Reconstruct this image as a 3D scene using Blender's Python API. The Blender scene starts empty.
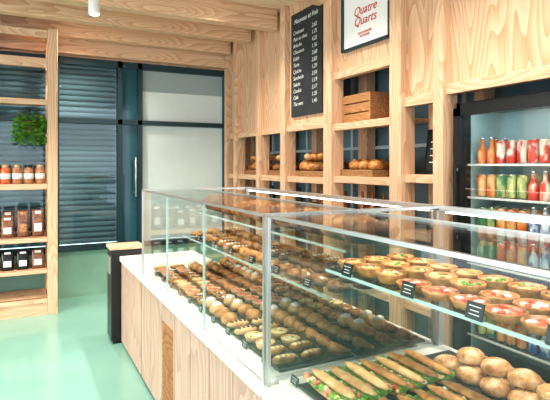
import bpy, bmesh, math, random
from mathutils import Vector, Matrix
random.seed(7)
C=bpy.context
D=bpy.data
sc=C.scene
sc.view_settings.view_transform='Standard'
try: sc.view_settings.look='Medium High Contrast'
except Exception: pass
col=sc.collection

# ---------------------------------------------------------------- materials
def newmat(name):
    m=D.materials.new(name); m.use_nodes=True
    nt=m.node_tree; b=nt.nodes['Principled BSDF']
    return m,nt,b
def plain(name,c,rough=.5,metal=0,emit=None,es=1,coat=0):
    m,nt,b=newmat(name)
    b.inputs['Base Color'].default_value=(*c,1)
    b.inputs['Roughness'].default_value=rough
    b.inputs['Metallic'].default_value=metal
    if coat: b.inputs['Coat Weight'].default_value=coat
    if emit:
        b.inputs['Emission Color'].default_value=(*emit,1)
        b.inputs['Emission Strength'].default_value=es
    return m
def ramp(nt,stops):
    r=nt.nodes.new('ShaderNodeValToRGB')
    e=r.color_ramp.elements
    while len(e)<len(stops): e.new(.5)
    for i,(p,c) in enumerate(stops):
        e[i].position=p; e[i].color=(*c,1)
    return r
def mapped(nt,scale,kind='Object',rot=(0,0,0)):
    tc=nt.nodes.new('ShaderNodeTexCoord'); mp=nt.nodes.new('ShaderNodeMapping')
    mp.inputs['Scale'].default_value=scale
    mp.inputs['Rotation'].default_value=rot
    nt.links.new(tc.outputs[kind],mp.inputs['Vector'])
    return mp.outputs['Vector']
def noise_mat(name,c1,c2,scale=20,rough=.5,bump=.0,stretch=(1,1,1),c3=None,coat=0,lo=.35,hi=.65):
    m,nt,b=newmat(name)
    v=mapped(nt,stretch)
    n=nt.nodes.new('ShaderNodeTexNoise'); n.inputs['Scale'].default_value=scale; n.inputs['Detail'].default_value=5
    nt.links.new(v,n.inputs['Vector'])
    st=[(lo,c1),(hi,c2)] if c3 is None else [(lo,c1),((lo+hi)/2,c2),(hi,c3)]
    r=ramp(nt,st); nt.links.new(n.outputs['Fac'],r.inputs['Fac'])
    nt.links.new(r.outputs['Color'],b.inputs['Base Color'])
    b.inputs['Roughness'].default_value=rough
    if coat: b.inputs['Coat Weight'].default_value=coat
    if bump:
        bp=nt.nodes.new('ShaderNodeBump'); bp.inputs['Strength'].default_value=bump; bp.inputs['Distance'].default_value=.01
        nt.links.new(n.outputs['Fac'],bp.inputs['Height']); nt.links.new(bp.outputs['Normal'],b.inputs['Normal'])
    return m
def wood(name,axis,ca,cb,cc,fig=1.0,rough=.5,rings=22):
    # figured softwood: contour lines of a stretched noise field (cathedral grain) + fine fibres
    m,nt,b=newmat(name)
    s=[2.6*fig]*3; s[axis]=.42*fig
    v=mapped(nt,s)
    n=nt.nodes.new('ShaderNodeTexNoise'); n.inputs['Scale'].default_value=1; n.inputs['Detail'].default_value=1.6; n.inputs['Roughness'].default_value=.4
    nt.links.new(v,n.inputs['Vector'])
    mu=nt.nodes.new('ShaderNodeMath'); mu.operation='MULTIPLY'; mu.inputs[1].default_value=rings
    nt.links.new(n.outputs['Fac'],mu.inputs[0])
    fr=nt.nodes.new('ShaderNodeMath'); fr.operation='FRACT'; nt.links.new(mu.outputs[0],fr.inputs[0])
    s2=[90]*3; s2[axis]=3
    v2=mapped(nt,s2)
    n2=nt.nodes.new('ShaderNodeTexNoise'); n2.inputs['Scale'].default_value=1; n2.inputs['Detail'].default_value=3
    nt.links.new(v2,n2.inputs['Vector'])
    mx=nt.nodes.new('ShaderNodeMath'); mx.operation='MULTIPLY_ADD'; mx.inputs[1].default_value=.55
    nt.links.new(n2.outputs['Fac'],mx.inputs[0]); 
    m3=nt.nodes.new('ShaderNodeMath'); m3.operation='MULTIPLY'; m3.inputs[1].default_value=.5
    nt.links.new(fr.outputs[0],m3.inputs[0]); nt.links.new(m3.outputs[0],mx.inputs[2])
    r=ramp(nt,[(.12,ca),(.5,cb),(.86,cc)])
    nt.links.new(mx.outputs[0],r.inputs['Fac']); nt.links.new(r.outputs['Color'],b.inputs['Base Color'])
    b.inputs['Roughness'].default_value=rough
    return m
WA,WB,WC=(.80,.57,.40),(.71,.455,.295),(.55,.31,.18)
woodX=wood('timber_grain_x',0,WA,WB,WC,1.6); woodY=wood('timber_grain_y',1,WA,WB,WC,1.6); woodZ=wood('timber_grain_z',2,WA,WB,WC,1.6)
plyZ=wood('plywood_panel',2,(.79,.55,.38),(.70,.445,.285),(.52,.285,.16),1.15)
plyC=wood('plywood_counter',2,(.62,.45,.36),(.54,.37,.29),(.42,.26,.19),1.2)
ceilw=wood('plywood_ceiling',0,(.84,.68,.54),(.80,.62,.47),(.70,.49,.34),1.0)
crate=wood('crate_wood',1,(.55,.30,.14),(.42,.21,.09),(.28,.13,.05),2)

def floor_mat():
    m,nt,b=newmat('mint_resin_floor')
    v=mapped(nt,(1,1,1))
    n=nt.nodes.new('ShaderNodeTexNoise'); n.inputs['Scale'].default_value=1.4; n.inputs['Detail'].default_value=6
    nt.links.new(v,n.inputs['Vector'])
    r=ramp(nt,[(.3,(.23,.46,.40)),(.7,(.28,.52,.45))]); nt.links.new(n.outputs['Fac'],r.inputs['Fac'])
    nt.links.new(r.outputs['Color'],b.inputs['Base Color'])
    r2=ramp(nt,[(.3,(.12,)*3),(.7,(.24,)*3)]); nt.links.new(n.outputs['Fac'],r2.inputs['Fac'])
    nt.links.new(r2.outputs['Color'],b.inputs['Roughness'])
    return m
floorM=floor_mat()
greenwall=noise_mat('sage_painted_plinth',(.24,.42,.33),(.28,.47,.37),3,.5)
wallpaint=noise_mat('bluegrey_wall_paint',(.11,.19,.23),(.17,.26,.30),2,.35)
def glassmat(name,tint=(.97,.99,.985),rough=.01,f0=.035,f1=.55):
    m=D.materials.new(name); m.use_nodes=True; nt=m.node_tree; nt.nodes.clear()
    o=nt.nodes.new('ShaderNodeOutputMaterial'); t=nt.nodes.new('ShaderNodeBsdfTransparent'); g=nt.nodes.new('ShaderNodeBsdfGlossy')
    t.inputs['Color'].default_value=(*tint,1); g.inputs['Roughness'].default_value=rough
    lw=nt.nodes.new('ShaderNodeLayerWeight'); lw.inputs['Blend'].default_value=.5
    pw=nt.nodes.new('ShaderNodeMath'); pw.operation='POWER'; pw.inputs[1].default_value=4.5
    nt.links.new(lw.outputs['Facing'],pw.inputs[0])
    f=nt.nodes.new('ShaderNodeMath'); f.operation='MULTIPLY_ADD'; f.inputs[1].default_value=f1; f.inputs[2].default_value=f0
    nt.links.new(pw.outputs[0],f.inputs[0])
    x=nt.nodes.new('ShaderNodeMixShader')
    nt.links.new(f.outputs[0],x.inputs[0]); nt.links.new(t.outputs[0],x.inputs[1]); nt.links.new(g.outputs[0],x.inputs[2]); nt.links.new(x.outputs[0],o.inputs[0])
    return m
glass=glassmat('clear_glass')
shelfglass=glassmat('shelf_glass',(.90,.97,.95),f1=.35)
frost=noise_mat('frosted_glass',(.62,.69,.69),(.72,.78,.77),1.2,.3)
darkglass=plain('dark_tinted_glass',(.02,.10,.13),.06)
glassedge=plain('glass_edge_green',(.45,.60,.57),.15)
slat=plain('shutter_slat_metal',(.36,.44,.48),.4,.2)
frameblk=plain('blue_black_frame',(.015,.045,.06),.35)
black=plain('black_lacquer',(.012,.014,.016),.3)
white=plain('white_rail',(.80,.80,.78),.35)
steel=plain('brushed_steel',(.60,.62,.62),.28,.8)
paper=plain('white_paper',(.85,.85,.83),.6)
red=plain('red_ink',(.65,.07,.06),.6)
chalkb=noise_mat('chalkboard_slate',(.02,.024,.028),(.035,.04,.044),6,.7)
chalk=plain('chalk',(.75,.75,.72),.8)
led=plain('led_strip',(1,1,1),.5,0,(1,.97,.92),5)
lampw=plain('lamp_glow',(1,1,1),.5,0,(1,.9,.75),8)
slate=plain('dark_tray',(.03,.03,.032),.35)
crust=noise_mat('golden_crust',(.34,.12,.028),(.66,.33,.10),30,.42,.4)
crustD=noise_mat('dark_bread_crust',(.15,.05,.016),(.42,.17,.055),18,.55,.5)
crustL=noise_mat('pale_bread_crust',(.56,.29,.10),(.76,.50,.25),25,.55,.3)
pastryS=noise_mat('glazed_pastry',(.24,.075,.018),(.56,.25,.065),40,.22,.4,coat=.4)
cheese=noise_mat('quiche_filling',(.72,.42,.10),(.80,.58,.24),45,.4,.5,c3=(.42,.16,.04),coat=.2)
cream=noise_mat('custard_cream',(.80,.58,.24),(.84,.72,.44),30,.35)
tomato=noise_mat('tomato_topping',(.58,.04,.015),(.72,.15,.05),50,.35,.4,c3=(.80,.36,.16),coat=.3)
choc=plain('chocolate_glaze',(.06,.022,.012),.2,coat=.5)
icing=plain('white_icing',(.85,.80,.72),.4)
pink=plain('pink_glaze',(.72,.20,.22),.25,coat=.4)
lettuce=noise_mat('lettuce_leaf',(.07,.22,.015),(.24,.44,.06),60,.5)
ham=plain('ham_slice',(.70,.27,.20),.45)
seed=plain('sesame_seed',(.85,.72,.48),.6)
rollM=noise_mat('flour_roll_crust',(.34,.13,.035),(.60,.32,.13),22,.5,.4,c3=(.76,.55,.34))
leaf=noise_mat('plant_leaf',(.05,.20,.02),(.18,.42,.06),25,.5)
terr=plain('terracotta_pot',(.35,.16,.09),.7)
jarc=noise_mat('jar_contents',(.30,.10,.04),(.62,.32,.16),50,.35)
jard=noise_mat('dark_jar_contents',(.10,.04,.025),(.34,.15,.09),60,.3)
lid=plain('jar_lid',(.55,.35,.22),.35,.4)
fridgein=plain('fridge_liner',(.40,.54,.55),.3)
canR=noise_mat('can_red_label',(.70,.06,.04),(.85,.72,.6),18,.3,0,(1,1,.6),lo=.46,hi=.56)
canO=noise_mat('can_orange_label',(.78,.18,.03),(.85,.50,.22),18,.3,0,(1,1,.6),lo=.42,hi=.6)
canT=plain('can_top',(.7,.7,.7),.25,.9)
canG=noise_mat('can_green_label',(.06,.26,.12),(.75,.70,.30),18,.3,0,(1,1,.6),lo=.42,hi=.6)
canB=noise_mat('can_blue_label',(.04,.12,.36),(.75,.78,.8),18,.3,0,(1,1,.6),lo=.46,hi=.6)
wicker=noise_mat('wicker_weave',(.25,.12,.05),(.50,.30,.14),90,.7,.6)

# ---------------------------------------------------------------- mesh builder
class MB:
    def __init__(s,name):
        s.name=name; s.bm=bmesh.new(); s.mats=[]
    def mi(s,m):
        if m not in s.mats: s.mats.append(m)
        return s.mats.index(m)
    def box(s,x0,x1,y0,y1,z0,z1,m,bev=0):
        r=bmesh.ops.create_cube(s.bm,size=1,matrix=Matrix.Translation(((x0+x1)/2,(y0+y1)/2,(z0+z1)/2))@Matrix.Diagonal((abs(x1-x0),abs(y1-y0),abs(z1-z0),1)))
        vs=r['verts']; fs=set(f for v in vs for f in v.link_faces)
        k=s.mi(m)
        for f in fs: f.material_index=k
        if bev:
            es=set(e for v in vs for e in v.link_edges)
            bmesh.ops.bevel(s.bm,geom=list(es),offset=bev,segments=2,affect='EDGES',profile=.5,material=-1)
    def obox(s,c,size,mat4,m):
        r=bmesh.ops.create_cube(s.bm,size=1,matrix=Matrix.Translation(c)@mat4@Matrix.Diagonal((*size,1)))
        k=s.mi(m)
        for f in set(f for v in r['verts'] for f in v.link_faces): f.material_index=k
    def lathe(s,c,prof,m,n=18,flute=0,fa=0,mats=None,sx=1,sy=1):
        rings=[]
        for i,(r,z) in enumerate(prof):
            ring=[]
            for j in range(n):
                a=2*math.pi*j/n
                rr=r*(1+(fa if (flute and j%2) else 0)) if flute else r
                ring.append(s.bm.verts.new((c[0]+rr*math.cos(a)*sx,c[1]+rr*math.sin(a)*sy,c[2]+z)))
            rings.append(ring)
        for i in range(len(rings)-1):
            k=s.mi(mats[i] if mats else m)
            for j in range(n):
                f=s.bm.faces.new((rings[i][j],rings[i][(j+1)%n],rings[i+1][(j+1)%n],rings[i+1][j])); f.material_index=k; f.smooth=True
        f=s.bm.faces.new(rings[0][::-1]); f.material_index=s.mi(mats[0] if mats else m)
        f=s.bm.faces.new(rings[-1]); f.material_index=s.mi(mats[-1] if mats else m)
    def cyl(s,p0,p1,r,m,n=12,r2=None):
        s.sweep([Vector(p0),Vector(p1)],[r,r if r2 is None else r2],m,n,smooth=True)
    def sweep(s,pts,rad,m,n=8,sq=1,smooth=True,half=None):
        k=s.mi(m); rings=[]
        for i,p in enumerate(pts):
            a=pts[max(i-1,0)]; b=pts[min(i+1,len(pts)-1)]
            t=(b-a).normalized()
            up=Vector((0,0,1)) if abs(t.z)<.9 else Vector((1,0,0))
            side=t.cross(up).normalized(); u=side.cross(t).normalized()
            rings.append([s.bm.verts.new(p+side*math.cos(2*math.pi*j/n)*rad[i]+u*math.sin(2*math.pi*j/n)*rad[i]*sq) for j in range(n)])
        for i in range(len(rings)-1):
            for j in range(n):
                f=s.bm.faces.new((rings[i][j],rings[i][(j+1)%n],rings[i+1][(j+1)%n],rings[i+1][j])); f.material_index=k; f.smooth=smooth
        for rg in (rings[0][::-1],rings[-1]):
            f=s.bm.faces.new(rg); f.material_index=k
    def blob(s,c,r,m,rot=0,jit=.05,sub=2,flat=True):
        rr=bmesh.ops.create_icosphere(s.bm,subdivisions=sub,radius=1)
        k=s.mi(m); ca,sa=math.cos(rot),math.sin(rot)
        for v in rr['verts']:
            q=v.co.copy(); q*=1+random.uniform(-jit,jit)
            if flat and q.z<-.45: q.z=-.45
            x,y,z=q.x*r[0],q.y*r[1],q.z*r[2]
            v.co=Vector((c[0]+x*ca-y*sa,c[1]+x*sa+y*ca,c[2]+z+(.45*r[2] if flat else 0)))
            for f in v.link_faces: f.material_index=k; f.smooth=True
    def quad(s,ps,m,smooth=False):
        f=s.bm.faces.new([s.bm.verts.new(p) for p in ps]); f.material_index=s.mi(m); f.smooth=smooth
    def done(s,parent=None):
        vs=s.bm.verts
        lo=[min(v.co[i] for v in vs) for i in range(3)]; hi=[max(v.co[i] for v in vs) for i in range(3)]
        o=Vector(((lo[0]+hi[0])/2,(lo[1]+hi[1])/2,lo[2]))
        for v in vs: v.co-=o
        bmesh.ops.recalc_face_normals(s.bm,faces=s.bm.faces)
        me=D.meshes.new(s.name); s.bm.to_mesh(me); s.bm.free()
        for m in s.mats: me.materials.append(m)
        ob=D.objects.new(s.name,me); col.objects.link(ob); ob.location=o
        if parent: 
            ob.parent=parent; ob.matrix_parent_inverse=Matrix.Translation(-parent.location)
        return ob
def empty(name,loc):
    e=D.objects.new(name,None); col.objects.link(e); e.location=loc; e.empty_display_size=.1
    return e
WALLROT=Matrix(((0,0,-1,0),(-1,0,0,0),(0,1,0,0),(0,0,0,1)))
def text(name,body,loc,size,m,parent,align='CENTER',rot=WALLROT,shear=0,sp=1):
    cu=D.curves.new(name,'FONT'); cu.body=body; cu.size=size; cu.align_x=align; cu.extrude=.0008; cu.shear=shear; cu.space_line=sp
    cu.materials.append(m)
    o=D.objects.new(name,cu); col.objects.link(o)
    o.parent=parent; o.matrix_parent_inverse=Matrix.Translation(-parent.location)
    o.matrix_basis=Matrix.Translation(loc)@rot
    return o

# ---------------------------------------------------------------- room shell
XW=2.6; YB=6.5; ZC=3.3
b=MB('floor'); b.box(-4.5,3.3,-3,6.8,-.1,0,floorM); b.done()
b=MB('ceiling'); b.box(-4.5,3.3,-3,6.8,ZC,ZC+.1,ceilw); b.done()
b=MB('wall_back')
b.box(-4.5,3.3,YB,6.8,0,.56,greenwall)
b.box(-4.5,3.3,YB,6.8,2.9,ZC,woodX)
b.box(2.56,3.3,YB,6.8,.56,2.9,plyZ)
b.box(-4.5,-3.6,YB,6.8,.56,2.9,woodX)
b.done()
b=MB('wall_right'); b.box(3.05,3.3,-3,6.5,0,ZC,wallpaint); b.done()
# window wall (back)
win=empty('window_1',(1,6.55,.56))
b=MB('frame')
y0,y1=6.47,6.6
b.box(-3.6,2.56,y0-.02,y1,.56,.62,frameblk)
b.box(-3.6,2.56,y0,y1,2.82,2.9,frameblk)
b.box(-3.6,2.56,y0,y1,2.11,2.17,frameblk)
for x in (-3.6,-2.4,-1.0,.36,1.09,1.34,2.5):
    b.box(x,x+.055,y0,y1,.56,2.9,frameblk)
b.done(win)
b=MB('roller_shutter')
z=.62
while z<2.82:
    b.sweep([Vector((-3.58,6.66,z+.035)),Vector((1.1,6.66,z+.035))],[.036,.036],slat,10,sq=1,smooth=True)
    z+=.068
b.done(win)
b=MB('pane_clear'); b.box(-3.55,1.09,6.53,6.54,.62,2.82,glassmat('window_glass',(.85,.94,.97))); b.done(win)
b=MB('pane_dark'); b.box(1.14,1.345,6.53,6.55,.62,2.82,darkglass); b.done(win)
b=MB('pane_frosted'); b.box(1.39,2.5,6.53,6.55,.62,2.11,frost); b.box(1.39,2.5,6.53,6.55,2.17,2.82,frost)
b.box(1.39,2.5,6.525,6.53,2.55,2.82,plain('blind_box',(.33,.40,.41),.5))
b.done(win)
b=MB('handle'); b.cyl((1.3,6.42,1.2),(1.3,6.42,1.7),.014,steel); b.cyl((1.3,6.42,1.25),(1.3,6.5,1.25),.01,steel); b.cyl((1.3,6.42,1.65),(1.3,6.5,1.65),.01,steel); b.done(win)

# ceiling beams
for i,(ya,yb,za) in enumerate([(6.2,6.32,3.08),(5.55,5.67,3.1),(4.85,4.99,3.08),(3.85,3.99,3.09),(2.7,2.84,3.09),(1.5,1.64,3.09),(.3,.44,3.09)]):
    b=MB('ceiling_beam'); b.box(-4.4,2.5,ya,yb,za,ZC,woodX,.006); b.done()
b=MB('ceiling_beam'); b.box(-4.4,2.5,6.38,6.49,2.92,3.1,woodX,.006); b.done()

# ---------------------------------------------------------------- wooden shelving wall (right)
sw=empty('wooden_wall_shelving',(2.7,4,0))
b=MB('posts')
posts=[(6.40,.10),(6.08,.09),(5.37,.09),(4.74,.10),(3.86,.13),(2.93,.13),(2.50,.09),(1.42,.12),(.4,.12)]
for y,w in posts:
    b.box(2.5,2.64,y-w/2,y+w/2,0,ZC,woodZ,.006)
    b.box(2.9,3.0,y-w/2,y+w/2,0,ZC,woodZ)
b.done(sw)
secs=[(6.35,6.12,1.95),(6.04,5.41,1.95),(5.33,4.79,1.95),(4.69,3.92,1.95),(3.80,2.99,2.37),(2.87,2.54,2.03),(2.46,1.48,2.07),(1.36,.46,2.0)]
b=MB('plywood_panels')
for ya,yb,z in secs: b.box(2.57,2.59,yb,ya,z,ZC,plyZ)
b.done(sw)
b=MB('rails_and_shelves')
for i,(ya,yb,z) in enumerate(secs):
    b.box(2.535,2.60,yb,ya,z,z+.07,woodY,.004)
    if i==6: continue
    zs={4:[1.97,1.50,1.12,.6],5:[1.53,1.12,.6]}.get(i,[1.48,1.12,.6])
    for q in zs:
        b.box(2.535,2.6,yb,ya,q-.06,q,woodY,.004)
        b.box(2.6,2.98,yb,ya,q-.025,q,woodY)
b.done(sw)
b=MB('wall_bracing')
pm=plain('pale_mullion',(.45,.55,.58),.4)
for y in (6.0,5.7,5.1,4.5,4.2,3.6,3.35,3.1,2.75):
    b.box(3.02,3.05,y-.02,y+.02,0,ZC,pm)
for z in (1.75,2.2): b.box(3.0,3.045,2.6,6.3,z,z+.03,pm)
b.done(sw)

# chalkboard
cb=empty('chalkboard_menu',(2.55,4.35,2.11))
b=MB('board'); b.box(2.545,2.568,4.02,4.62,2.10,3.17,chalkb,.003); b.done(cb)
text('title','Nouveau et frais',(2.543,4.32,3.06),.07,chalk,cb,shear=.3)
L=["Croissant","Pain au choc","Brioche","Chausson","Eclair","Tarte","Quiche","Sandwich","Salade","Cookie","Cafe","The vert"]
text('items',"\n".join(L),(2.543,4.57,2.95),.056,chalk,cb,'LEFT',shear=.2,sp=1.2)
text('prices',"\n".join(["%.2f"%random.uniform(1,6) for _ in L]),(2.543,4.20,2.95),.056,chalk,cb,'LEFT',shear=.2,sp=1.2)
# sign
sg=empty('framed_bakery_sign',(2.55,3.35,2.57))
b=MB('frame')
ya,yb,za,zb=3.03,3.68,2.59,3.10
for (a,c,d,e) in [(ya,yb,za,za+.02),(ya,yb,zb-.02,zb),(ya,ya+.02,za,zb),(yb-.02,yb,za,zb)]: b.box(2.53,2.568,a,c,d,e,frameblk)
b.done(sg)
b=MB('poster'); b.box(2.55,2.566,ya+.02,yb-.02,za+.02,zb-.02,paper); b.done(sg)
text('lettering',"Quatre\nQuarts",(2.547,3.36,2.865),.105,red,sg,shear=.3,sp=.82)
text('subtitle',"BOULANGERIE\nPATISSERIE",(2.547,3.36,2.70),.028,red,sg)

# ---------------------------------------------------------------- pastry shapes
def croissant(b,c,s=.06,rot=0,m=pastryS):
    pts=[];rad=[];N=15
    for i in range(N):
        t=i/(N-1)*2-1; a=t*1.25
        x=math.sin(a)*s; y=(math.cos(a)-.6)*s*.9
        r=s*.46*(1-abs(t)**1.8*.82)*(1.14 if i%2 else .86)
        pts.append(Vector((c[0]+x*math.cos(rot)-y*math.sin(rot),c[1]+x*math.sin(rot)+y*math.cos(rot),c[2]+s*.45))); rad.append(r)
    b.sweep(pts,rad,m,8,.85)
def loaf(b,c,L,r,rot,m,slash=True):
    N=11;pts=[];rad=[]
    for i in range(N):
        t=i/(N-1)*2-1
        pts.append(Vector((c[0]+t*L/2*math.cos(rot),c[1]+t*L/2*math.sin(rot),c[2]+r*.84)))
        rad.append(r*max(.08,(1-abs(t)**3))**.5*(1.05 if i%2 else .97))
    b.sweep(pts,rad,m,12,.8)
    if slash:
        for k in (-.5,-.17,.17,.5):
            cx,cy=c[0]+k*L/2*math.cos(rot)*1.2,c[1]+k*L/2*math.sin(rot)*1.2
            a=rot+.7
            d=Vector((math.cos(a),math.sin(a),0))*r*.55
            p=Vector((cx,cy,c[2]+r*1.62))
            b.sweep([p-d-Vector((0,0,r*.14)),p,p+d-Vector((0,0,r*.14))],[r*.04,r*.13,r*.04],crustL,6,.6)
def eclair(b,c,L,r,rot,body,top):
    loaf(b,c,L,r,rot,body,False)
    d=Vector((math.cos(rot),math.sin(rot),0))*L*.36
    p=Vector((c[0],c[1],c[2]+r*1.31))
    b.sweep([p-d*1.1,p-d*.8,p,p+d*.8,p+d*1.1],[r*.25,r*.62,r*.7,r*.62,r*.25],top,8,.5)
def tart(b,c,r,fill,top=None,h=.03,bits=6,cr=crust,big=1):
    b.lathe(c,[(r*.8,0),(r,h),(r*1.0,h*1.15),(r*.9,h*1.15),(r*.86,h*.8)],cr,24,1,.05)
    b.lathe((c[0],c[1],c[2]+h*.6),[(r*.9,0),(r*.88,h*.3),(r*.5,h*.45),(.001,h*.5)],fill,16)
    for i in range(bits):
        a=random.uniform(0,6.28); q=r*.62*math.sqrt(random.random())
        tp=random.choice(top) if isinstance(top,list) else (top or fill)
        b.blob((c[0]+q*math.cos(a),c[1]+q*math.sin(a),c[2]+h*.95),(r*.22*big,r*.15*big,r*.12),tp,random.random()*3,.1,1)
def swirl(b,c,r,m=pastryS):
    pts=[];rad=[]
    for i in range(26):
        a=i*.55; q=r*(1-i/30)
        pts.append(Vector((c[0]+q*math.cos(a),c[1]+q*math.sin(a),c[2]+r*.28+i*.0006))); rad.append(r*.2 if i>0 else r*.08)
    b.sweep(pts,rad,m,6,1.2)
def sandwich(b,c,L,r,rot,bread=crust):
    d=Vector((math.cos(rot),math.sin(rot),0)); s=Vector((-d.y,d.x,0)); c=Vector(c)
    for zz,rr in ((r*.5,1),(r*1.75,.82)):
        N=9;pts=[];rad=[]
        for i in range(N):
            t=i/(N-1)*2-1
            pts.append(c+d*t*L/2+Vector((0,0,zz))-s*(0 if zz<r else r*.35)); rad.append(r*rr*max(.15,(1-abs(t)**4))**.5)
        b.sweep(pts,rad,bread,10,.5)
    n=int(L/.009)
    for sd in (-1,1):
        for i in range(n):
            t=(i/(n-1)*2-1)*.46
            p=c+d*t*L+s*sd*r*(.85+random.uniform(0,.4))+Vector((0,0,r*(1.1+random.uniform(-.1,.45))))
            m=lettuce if random.random()<.5 else random.choice([ham,cream,tomato,icing])
            b.blob(p-Vector((0,0,r*.2)),(.014,.009,.010),m,random.random()*3,.3,1)
    b.sweep([c-d*L*.46+Vector((0,0,r*1.1)),c+d*L*.46+Vector((0,0,r*1.1))],[r*.95,r*.95],lettuce,8,.35)
def roll(b,c,r,m=rollM):
    b.blob(c,(r,r*1.05,r*.62),m,random.random()*3,.02,3)
    a=random.random()*3
    for k in (-.25,.25):
        d=Vector((math.cos(a),math.sin(a),0)); s_=Vector((-d.y,d.x,0))*r*k
        p=Vector(c)+s_+Vector((0,0,r*.62*1.40))
        b.sweep([p-d*r*.5-Vector((0,0,r*.10)),p,p+d*r*.5-Vector((0,0,r*.10))],[r*.02,r*.06,r*.02],icing,6,.5)
    for i in range(22):
        a=random.uniform(0,6.28); q=r*.7*math.sqrt(random.random())
        zz=c[2]+r*.62*(.45+math.sqrt(1-(q/r)**2))-.001
        b.blob((c[0]+q*math.cos(a),c[1]+q*math.sin(a),zz),(.004,.0025,.0015),seed,a,0,1,False)
def pricetag(b,x,y,z,w=.06,h=.042):
    # card faces -X, leaning back
    R=Matrix.Rotation(.25,4,'Y')
    b.obox((x,y,z+h/2),(.003,w,h),R,black)
    for k,(f,hh) in enumerate([(.7,.25),(.5,0),(.6,-.22)]):
        b.obox(Vector((x,y,z+h/2))+R@Vector((-.002,0,h*hh)),(.0008,w*f,h*.05),R,paper)
    b.box(x,x+.02,y-.01,y+.01,z-.001,z+.003,steel)

# ---------------------------------------------------------------- display cases
XF=.8; XR=1.68; Z0=.74; ZT=1.41
def displaycase(ya,yb,shelves,name,n):
    e=empty(name,((XF+XR)/2,(ya+yb)/2,0))
    b=MB('counter_base')
    b.box(XF+.03,XR,ya,yb,0,Z0,crate)
    nn=max(1,round((yb-ya)/.30)); w=(yb-ya)/nn
    for i in range(nn):
        b.box(XF+.004,XF+.028,ya+i*w+.006,ya+(i+1)*w-.006,.03,Z0-.002,plyC,.002)
        if i==nn-3:
            for k in range(8): b.box(XF-.004,XF+.004,ya+i*w+.03+k*.030,ya+i*w+.044+k*.030,.12,.62,crate)
    b.box(XF+.02,XR,ya,yb,0,.03,black)
    b.done(e)
    b=MB('rail'); b.box(XF-.012,XF+.06,ya,yb,Z0,Z0+.045,white,.004); b.box(XF+.06,XR,ya,yb,Z0,Z0+.06,white); b.done(e)
    b=MB('glass_front')
    w=(yb-ya)/n
    for i in range(n): b.box(XF+.01,XF+.018,ya+i*w+.002,ya+(i+1)*w-.002,Z0+.045,ZT,glass)
    b.done(e)
    b=MB('glass_ends')
    b.box(XF+.02,XR-.02,ya+.004,ya+.010,Z0+.06,ZT,glass); b.box(XF+.02,XR-.02,yb-.010,yb-.004,Z0+.06,ZT,glass); b.done(e)
    b=MB('glass_top'); b.box(XF+.01,XF+.42,ya+.003,yb-.003,ZT,ZT+.008,glass); b.done(e)
    b=MB('glass_rims')
    b.box(XF+.006,XF+.02,ya,yb,ZT-.003,ZT+.008,steel)
    for i in range(1,n):
        yy=ya+i*w; b.box(XF+.008,XF+.02,yy-.002,yy+.002,Z0+.04,ZT,glassedge)
    b.box(XF+.413,XF+.425,ya,yb,ZT-.003,ZT+.010,steel)
    b.box(XR-.03,XR,ya,yb,ZT-.012,ZT+.010,steel)
    for yy in (ya,yb-.014): 
        b.box(XR-.03,XR,yy,yy+.014,Z0,ZT,steel)
        b.box(XF+.01,XR,yy+.002,yy+.010,ZT-.003,ZT+.009,steel)
        b.box(XF+.006,XF+.02,yy,yy+.010,Z0+.04,ZT,steel)
    b.done(e)
    b=MB('glass_shelves')
    for (x0,x1,z) in shelves:
        b.box(x0,x1,ya+.03,yb-.03,z-.008,z,shelfglass)
        b.box(x0-.004,x0,ya+.03,yb-.03,z-.009,z+.002,glassedge)
        for yy in (ya+.04,(ya+yb)/2,yb-.04): b.box(x1,XR-.02,yy-.006,yy+.006,z-.03,z-.008,steel)
    b.done(e)
    b=MB('led_light'); b.box(XR-.026,XR-.006,ya+.05,yb-.05,ZT-.02,ZT-.013,led); b.done(e)
    b=MB('deck_trays')
    y=ya+.03
    while y<yb-.1:
        y2=min(y+.40,yb-.02)
        for (xa,xb) in ((XF+.09,XF+.44),(XF+.46,XF+.83)):
            b.box(xa,xb,y,y2-.015,Z0+.06,Z0+.072,slate,.003)
        y+=.40
    b.done(e)
    return e
shL=[(1.12,1.56,1.06),(1.20,1.60,1.245)]
shR=[(1.05,1.46,1.20)]
caseL=displaycase(1.675,3.77,shL,'pastry_display_case',3)
caseR=displaycase(-.45,1.655,shR,'pastry_display_case.001',1)
DZ=Z0+.073
# left case deck pastries: small trays of differing kinds
rng=random.Random(21)
kinds=['tartcho','tartred','tartcream','swirl','eclair','eclairp','croiss','roundb','iced','berry']
def item(b,k,c,ci=0):
    if k=='tartcho': tart(b,c,.042,choc,icing,.024,3)
    elif k=='tartred': tart(b,c,.042,cream,tomato,.024,6,big=1.3)
    elif k=='berry': tart(b,c,.042,pink,[tomato,pink],.024,7,crustL,big=1.4)
    elif k=='tartcream': tart(b,c,.042,cream,[lettuce,icing],.024,4,crustL)
    elif k=='swirl': swirl(b,c,.043)
    elif k=='eclair': eclair(b,c,.112,.023,random.uniform(-.1,.1),crustL,choc)
    elif k=='eclairp': eclair(b,c,.112,.023,random.uniform(-.1,.1),crust,cream)
    elif k=='croiss': croissant(b,c,.056,random.uniform(-.2,.2)+1.57,random.choice([crust,pastryS]))
    elif k=='iced': b.blob(c,(.042,.042,.034),crustL,0,.04,2); b.blob((c[0],c[1],c[2]+.030),(.030,.030,.020),icing,0,.05,1)
    else: b.blob(c,(.044,.044,.036),crust,0,.06,2)
b=MB('assorted_pastries')
y=1.74; n=0
while y<3.72:
    if n==0: fm=['eclairp','croiss','croiss']
    elif n%2==0: fm=rng.sample(kinds,3)
    for ci in range(6):
        x=.935+ci*.125
        item(b,fm[ci//2],(x+random.uniform(-.006,.006),y+random.uniform(-.006,.006),DZ),ci)
    y+=.098; n+=1
b.done()
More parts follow.
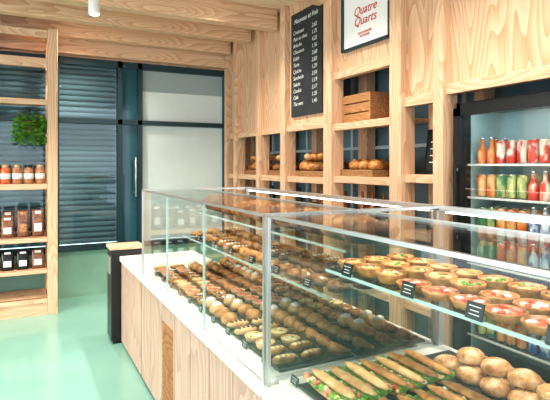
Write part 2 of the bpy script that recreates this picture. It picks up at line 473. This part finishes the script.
# mid shelf: viennoiseries
b=MB('croissants')
y=1.76
while y<3.70:
    for ci in range(3):
        x=1.20+ci*.14
        k=int((y-1.7)/.36+ci)%4
        c=(x,y,1.061)
        if k in(0,2): croissant(b,c,.066,1.57+random.uniform(-.35,.35),crust if k else pastryS)
        elif k==1: swirl(b,c,.052,crust)
        else: eclair(b,c,.125,.03,random.uniform(-.1,.1),pastryS,icing)
    y+=.118
b.done()
b=MB('bread_loaves')
y=1.80
while y<3.68:
    loaf(b,(1.40,y,1.246),random.uniform(.30,.36),random.uniform(.060,.078),random.uniform(-.15,.15),random.choice([crustD,crustD,crust]))
    y+=.155
b.done()
b=MB('price_tags')
y=1.80
while y<3.7:
    pricetag(b,.872,y,Z0+.065,.05,.03); y+=.2
for y in (1.9,2.2,2.5,2.8,3.1,3.4): pricetag(b,1.128,y,1.062)
b.done(caseL)

# right case
b=MB('quiche_tarts')
for i in range(9):
    y=1.565-i*.113
    for jx in range(3):
        if jx==0 and i>2: continue
        if jx==1 and i>4: continue
        x=1.125+jx*.118
        tart(b,(x+random.uniform(-.004,.004),y,1.201),.052,cheese,[cream,crustL,pastryS,lettuce] if jx else [cream,pastryS],.03,7,big=1.2)
b.done()
b=MB('tomato_tarts')
for i in range(9):
    y=1.226-i*.113
    tart(b,(1.125,y,1.201),.054,tomato,[tomato,tomato,ham,icing],.02,10,crust,big=1.5)
    if i>1: tart(b,(1.243,y,1.201),.054,tomato,[tomato,tomato,icing],.02,10,crust,big=1.5)
b.done()
b=MB('baguette_sandwiches')
for i in range(7):
    sandwich(b,(.935+i*.07,1.42+random.uniform(-.01,.01),DZ),.25,.027,1.57+random.uniform(-.06,.06),random.choice([crust,crustL]))
b.done()
b=MB('baguette_sandwiches')
for i in range(6):
    sandwich(b,(.935+i*.07,1.13+random.uniform(-.01,.01),DZ),.25,.027,1.57+random.uniform(-.06,.06))
b.done()
b=MB('seeded_bread_rolls')
for i in range(4):
    for jx in range(2):
        roll(b,(1.475+jx*.11,1.42-i*.112-(jx%2)*.05,DZ),.055)
for i in range(3):
    roll(b,(1.51,1.34-i*.112,DZ+.052),.052)
for i in range(3): roll(b,(1.585,.93-i*.11,DZ),.055)
b.done()
b=MB('savoury_pie'); tart(b,(1.455,.955,DZ+.03),.062,cheese,cream,.06,14,crustL); b.lathe((1.455,.955,DZ),[(.05,0),(.052,.03)],slate,24); b.done()
b=MB('price_tags')
for y in (1.48,1.165,.915,.69,.48): pricetag(b,1.045,y,1.201,.055,.045)
for y in (1.58,): pricetag(b,.885,y,Z0+.065,.05,.03)
b.done(caseR)

# ---------------------------------------------------------------- service counter + black cabinet at far end
e=empty('service_counter',(1.2,4.2,0))
b=MB('body'); b.box(.83,1.45,3.79,4.6,0,Z0,crate)
for i in range(3): b.box(.804,.828,3.79+i*.27+.005,3.79+(i+1)*.27-.005,.03,Z0,plyC,.002)
b.done(e)
b=MB('top'); b.box(.79,1.47,3.78,4.61,Z0,Z0+.045,white,.004); b.done(e)
e=empty('black_waste_cabinet',(.85,4.72,0))
b=MB('body'); b.box(.72,1.0,4.62,4.84,.04,.84,black,.006); b.box(.74,.98,4.64,4.82,0,.04,black); b.done(e)
b=MB('top'); b.box(.71,1.01,4.615,4.85,.84,.87,woodX,.004); b.done(e)
b=MB('flap'); b.box(.712,.72,4.65,4.81,.62,.78,steel,.002); b.done(e)

# ---------------------------------------------------------------- left shelf
SX=.05
e=empty('wooden_shelf_unit',(-.9,6.1,0))
b=MB('uprights')
for x in (.21+SX,-1.0,-2.2):
    b.box(x,x+.10,5.86,5.95,0,3.06,woodZ,.005); b.box(x,x+.10,6.32,6.38,0,3.06,woodZ,.005)
    for z in (.1,.42,.78,1.34,2.24,2.66): b.box(x+.02,x+.08,5.95,6.32,z,z+.05,woodY)
b.done(e)
b=MB('boards')
for z,t in ((.18,.05),(.485,.04),(.83,.05),(1.40,.06),(2.30,.06),(2.74,.10),(3.04,.08)):
    b.box(-2.1,.208+SX,5.87,6.36,z-.025,z,woodX); b.box(-2.1,.208+SX,5.865,5.9,z-t,z,woodX,.003)
b.box(-2.1,.208+SX,5.88,5.9,0,.13,woodX)
b.done(e)
def jar(b,x,y,z,r,h,m,lm=lid):
    b.lathe((x,y,z),[(r*.9,0),(r,.01),(r,h*.78),(r*.75,h*.86),(r*.8,h*.87),(r*.8,h),(r*.7,h+.003)],m,12,mats=[m,m,m,lm,lm,lm])
    b.lathe((x,y,z+h*.25),[(r*1.02,0),(r*1.02,h*.3)],paper,12)
b=MB('preserve_jars')
for i in range(17):
    for q in range(2): jar(b,.19-i*.11,5.97+q*.12,1.401,.048,.20,[jarc,jard,jarc,tomato][(i*7//3)%4],[lid,black,lid][i%3])
b.done()
def bag(b,x,y,z,w,h,m,lab):
    # stand-up pouch: wide gusset base tapering to a crimped flat top
    prof=[(0,1,.6),(.15,1.02,.75),(.6,1,.55),(.85,.98,.2),(1,.98,.06)]
    rings=[]
    for t,sx,sy in prof:
        rings.append([b.bm.verts.new((x+w/2*sx*math.copysign(abs(math.cos(a))**.5,math.cos(a)),y+w/2*sy*math.copysign(abs(math.sin(a))**.6,math.sin(a)),z+t*h)) for a in [2*math.pi*j/16 for j in range(16)]])
    k=b.mi(m)
    for i in range(len(rings)-1):
        for j in range(16):
            f=b.bm.faces.new((rings[i][j],rings[i][(j+1)%16],rings[i+1][(j+1)%16],rings[i+1][j])); f.material_index=k; f.smooth=True
    for rg in (rings[0][::-1],rings[-1]):
        f=b.bm.faces.new(rg); f.material_index=k
    b.box(x-w*.3,x+w*.3,y-w*.40,y-w*.30,z+h*.2,z+h*.5,lab)
    b.box(x-w*.25,x+w*.25,y-w*.14,y-w*.10,z+h*.84,z+h*.95,lab)
b=MB('granola_bags')
for i in range(13):
    x=.17-i*.145; hh=random.uniform(.22,.29)
    bag(b,x,5.99,.831,random.uniform(.10,.125),hh,random.choice([jard,jarc]),[paper,jarc,paper][i%3]); bag(b,x,6.15,.831,.12,.27,jard,paper)
b.done()
b=MB('coffee_bags')
for i in range(13):
    x=.17-i*.145; bag(b,x,6.0,.486,.12,random.uniform(.18,.24),black if i%3 else jard,paper)
b.done()
# plant
px=.10
e=empty('hanging_plant',(px,5.98,1.85))
b=MB('pot'); b.lathe((px,5.98,1.93),[(.05,0),(.075,.12),(.08,.12),(.08,.14),(.06,.14)],terr,18)
for a in (0,2.1,4.2): b.cyl((px+.07*math.cos(a),5.98+.07*math.sin(a),2.06),(px,5.98,2.235),.002,black,5)
b.done(e)
b=MB('foliage')
for i in range(420):
    a=random.uniform(0,6.28); el=random.uniform(-.5,1.2); L=random.uniform(.06,.16)
    base=Vector((px,5.98,2.05))
    tip=base+Vector((math.cos(a)*math.cos(el)*L,math.sin(a)*math.cos(el)*L*.55-.03,math.sin(el)*L*.75-random.choice([0,.03,.09,.18])))
    dr=Vector((math.cos(a),math.sin(a),random.uniform(-.9,.5))).normalized(); sd=dr.cross(Vector((random.uniform(-.6,.6),-.8,1))).normalized()*.02; l=.055
    b.quad([tip,tip+dr*l*.5+sd,tip+dr*l,tip+dr*l*.5-sd],leaf)
    if i%6==0: b.cyl(base,tip,.002,leaf,4)
b.done(e)

# ---------------------------------------------------------------- breads & things on the wall shelving
b=MB('country_loaves')
for ya,yb in ((5.96,5.48),(5.26,4.86),(4.62,3.99)):
    y=ya-.05
    while y>yb:
        loaf(b,(2.745,y,1.515),.24,random.uniform(.06,.085),random.uniform(-.2,.2),random.choice([crustD,crust,crustD,crust]))
        if random.random()<.6: loaf(b,(2.75,y-.05,1.645),.22,.05,random.uniform(-.2,.2),random.choice([crustL,crust]))
        y-=.135
for y in (3.70,3.56,3.42): loaf(b,(2.75,y,1.535),.22,.07,.1,crust)
for y in (5.8,5.6,5.15,4.95,4.4,4.2): loaf(b,(2.70,y,1.122),.2,.06,.1,crustD)
b.done()
b=MB('bread_baskets')
for ya,yb,z in ((6.0,5.45,1.481),(5.3,4.82,1.481),(4.66,3.96,1.481),(3.8,3.33,1.501)):
    b.box(2.605,2.89,yb,ya,z,z+.012,wicker)
    for q in range(3):
        zz=z+.012+q*.016
        b.box(2.605,2.615,yb,ya,zz,zz+.014,wicker,.003); b.box(2.88,2.89,yb,ya,zz,zz+.014,wicker)
        b.box(2.605,2.89,yb,yb+.015,zz,zz+.014,wicker); b.box(2.605,2.89,ya-.015,ya,zz,zz+.014,wicker)
b.done()
b=MB('wooden_crate')
z=1.972
b.box(2.64,2.95,3.40,3.76,z,z+.02,crate)
for q in range(3):
    b.box(2.62,2.64,3.40,3.76,z+.005+q*.085,z+.08+q*.085,crate,.003); b.box(2.95,2.97,3.40,3.76,z+.005+q*.085,z+.08+q*.085,crate)
b.box(2.62,2.97,3.38,3.40,z,z+.25,crate); b.box(2.62,2.97,3.76,3.78,z,z+.25,crate)
b.done()
def bottle(b,x,y,z,h,r,m):
    b.lathe((x,y,z),[(r*.95,0),(r,.01),(r,h*.6),(r*.4,h*.78),(r*.35,h*.97),(r*.42,h*.98),(r*.42,h)],m,12)
b=MB('bottles')
bm1=plain('bottle_dark',(.02,.05,.04),.1); bm2=plain('bottle_amber',(.30,.10,.02),.15)
for y in (3.28,3.19,3.10): bottle(b,2.8,y,1.501,.27,.035,random.choice([bm1,bm2]))
for y in (3.7,3.55,3.4,3.2,3.05,2.8,2.68): bottle(b,2.78,y,1.121,.24,.034,random.choice([bm1,bm2,bm2]))
for y in (5.9,5.7,5.2,5.0,4.5,4.3,4.1): bottle(b,2.87,y,1.121,.22,.04,random.choice([bm1,bm2]))
b.done()
b=MB('easel_sign')
R=Matrix.Rotation(.12,4,'Y')
b.obox((2.72,2.71,1.70),(.012,.24,.33),R,black)
b.obox((2.712,2.71,1.70),(.004,.20,.28),R,chalkb)
for q in (-.08,-.03,.02,.07): b.obox((2.708+q*.12,2.71,1.70+q),(.002,.14,.008),R,chalk)
b.done()

# ---------------------------------------------------------------- drinks fridge
FX=.09
e=empty('drinks_fridge',(2.75,1.97,0))
fy0,fy1=1.50,2.42; fz=2.01
b=MB('cabinet')
b.box(2.5+FX,3.0,fy0,fy0+.03,.05,fz,black); b.box(2.5+FX,3.0,fy1-.03,fy1,.05,fz,black)
b.box(2.5+FX,3.0,fy0,fy1,fz-.05,fz,black,.004); b.box(2.5+FX,3.0,fy0,fy1,.05,.3,black)
b.box(2.98,3.02,fy0+.03,fy1-.03,.3,fz-.05,fridgein)
b.box(2.6+FX,2.98,fy0+.03,fy0+.034,.3,fz-.05,fridgein); b.box(2.6+FX,2.98,fy1-.034,fy1-.03,.3,fz-.05,fridgein)
for y in (fy0+.06,fy1-.1): b.box(2.65,2.7,y,y+.04,0,.05,black)
b.done(e)
b=MB('door_frame')
for a,c,d,f in [(fy0+.01,fy0+.06,.32,fz-.04),(fy1-.07,fy1-.01,.32,fz-.04),(fy0+.01,fy1-.01,.32,.38),(fy0+.01,fy1-.01,fz-.09,fz-.04)]:
    b.box(2.46+FX,2.498+FX,a,c,d,f,black)
b.box(2.43+FX,2.445+FX,fy1-.055,fy1-.035,1.1,1.6,black,.003); b.box(2.445+FX,2.46+FX,fy1-.05,fy1-.035,1.12,1.14,steel); b.box(2.445+FX,2.46+FX,fy1-.05,fy1-.035,1.56,1.58,steel)
b.done(e)
b=MB('door_glass'); b.box(2.475+FX,2.483+FX,fy0+.06,fy1-.07,.38,fz-.09,glass); b.done(e)
b=MB('wire_shelves')
shz=[1.60,1.385,1.17,.95,.72,.48]
for z in shz:
    b.box(2.56+FX,2.565+FX,fy0+.036,fy1-.036,z-.006,z+.008,white)
    for i in range(22):
        y=fy0+.05+i*.039; b.box(2.56+FX,2.97,y,y+.004,z-.006,z,steel)
b.done(e)
b=MB('led_light'); b.box(2.53+FX,2.56+FX,fy0+.05,fy1-.05,fz-.065,fz-.055,plain('fridge_led',(1,1,1),.5,0,(.88,1,1),14)); b.done(e)
b=MB('drink_cans')
crng=random.Random(5)
for zi,z in enumerate(shz):
    i=0
    cols=[[canO,canR,canR,canO],[canO,canR,canG,canO]][zi] if zi<2 else [canR,canB,canO,canG]
    for i in range(11):
        m=cols[i//3]
        for q in range(2):
            yy=fy0+.08+i*.074
            if i//3==(1 if zi else 3):   # small bottles between the cans
                b.lathe((2.63+FX+q*.13,yy,z+.001),[(.027,0),(.030,.01),(.030,.09),(.012,.13),(.012,.165),(.014,.166),(.014,.178)],m,14,mats=[m,m,m,m,canT,canT,canT])
            else:
                b.lathe((2.63+FX+q*.13,yy,z+.001),[(.024,0),(.031,.012),(.031,.135),(.025,.15),(.026,.153),(.020,.151)],m,14,mats=[canT,m,m,canT,canT])
b.done(e)

# ---------------------------------------------------------------- ceiling lights: one hanging spot, plus added flush fill spots
for k,(x,y) in enumerate(((.55,4.4),(.62,5.9),(1.75,3.3),(-.8,4.4),(1.75,2.0),(1.75,4.6),(.2,2.2),(1.75,.9))):
    dz=0 if k==0 else .40
    e=empty('ceiling_spot_or_fill',(x,y,3.3))
    if k==0:
        b=MB('stem'); b.cyl((x,y,3.0),(x,y,3.3),.008,white,8); b.lathe((x,y,3.285),[(.04,0),(.04,.015)],white,16); b.done(e)
        b=MB('housing'); b.lathe((x,y,2.86),[(.045,0),(.048,.01),(.048,.13),(.03,.16)],white,20); b.done(e)
    else:  # made-up fill spot, added for brightness and set flush to stay inconspicuous
        b=MB('housing'); b.lathe((x,y,3.262),[(.045,0),(.05,.004),(.05,.038)],white,20); b.done(e)
    b=MB('bulb'); b.lathe((x,y,2.853+dz),[(.036,0),(.036,.007)],lampw,16); b.done(e)
    l=D.lights.new('spot_or_fill_lamp','SPOT'); l.energy=110; l.spot_size=2.2; l.spot_blend=.8; l.color=(1,.90,.78); l.shadow_soft_size=.06
    o=D.objects.new('spot_or_fill_lamp',l); col.objects.link(o); o.location=(x,y,2.83+dz)
    o.parent=e; o.matrix_parent_inverse=Matrix.Translation(-e.location)

# ---------------------------------------------------------------- daylight
w=D.worlds.new('daylight'); sc.world=w; w.use_nodes=True
bg=w.node_tree.nodes['Background']; bg.inputs[0].default_value=(.86,.95,1.0,1); bg.inputs[1].default_value=2.85
s=D.lights.new('sun','SUN'); s.energy=1.7; s.angle=.30; s.color=(1,.93,.82)
so=D.objects.new('sun',s); col.objects.link(so)
so.rotation_euler=Vector((.75,.55,-.32)).to_track_quat('-Z','Y').to_euler()

cam=D.cameras.new('camera'); co=D.objects.new('camera',cam); col.objects.link(co)
co.location=(0,0,1.6); co.rotation_euler=(math.pi/2,0,-math.radians(27.0))
cam.sensor_width=36; cam.lens=36*500/550; cam.shift_y=-35/550; cam.clip_start=.05
sc.camera=co
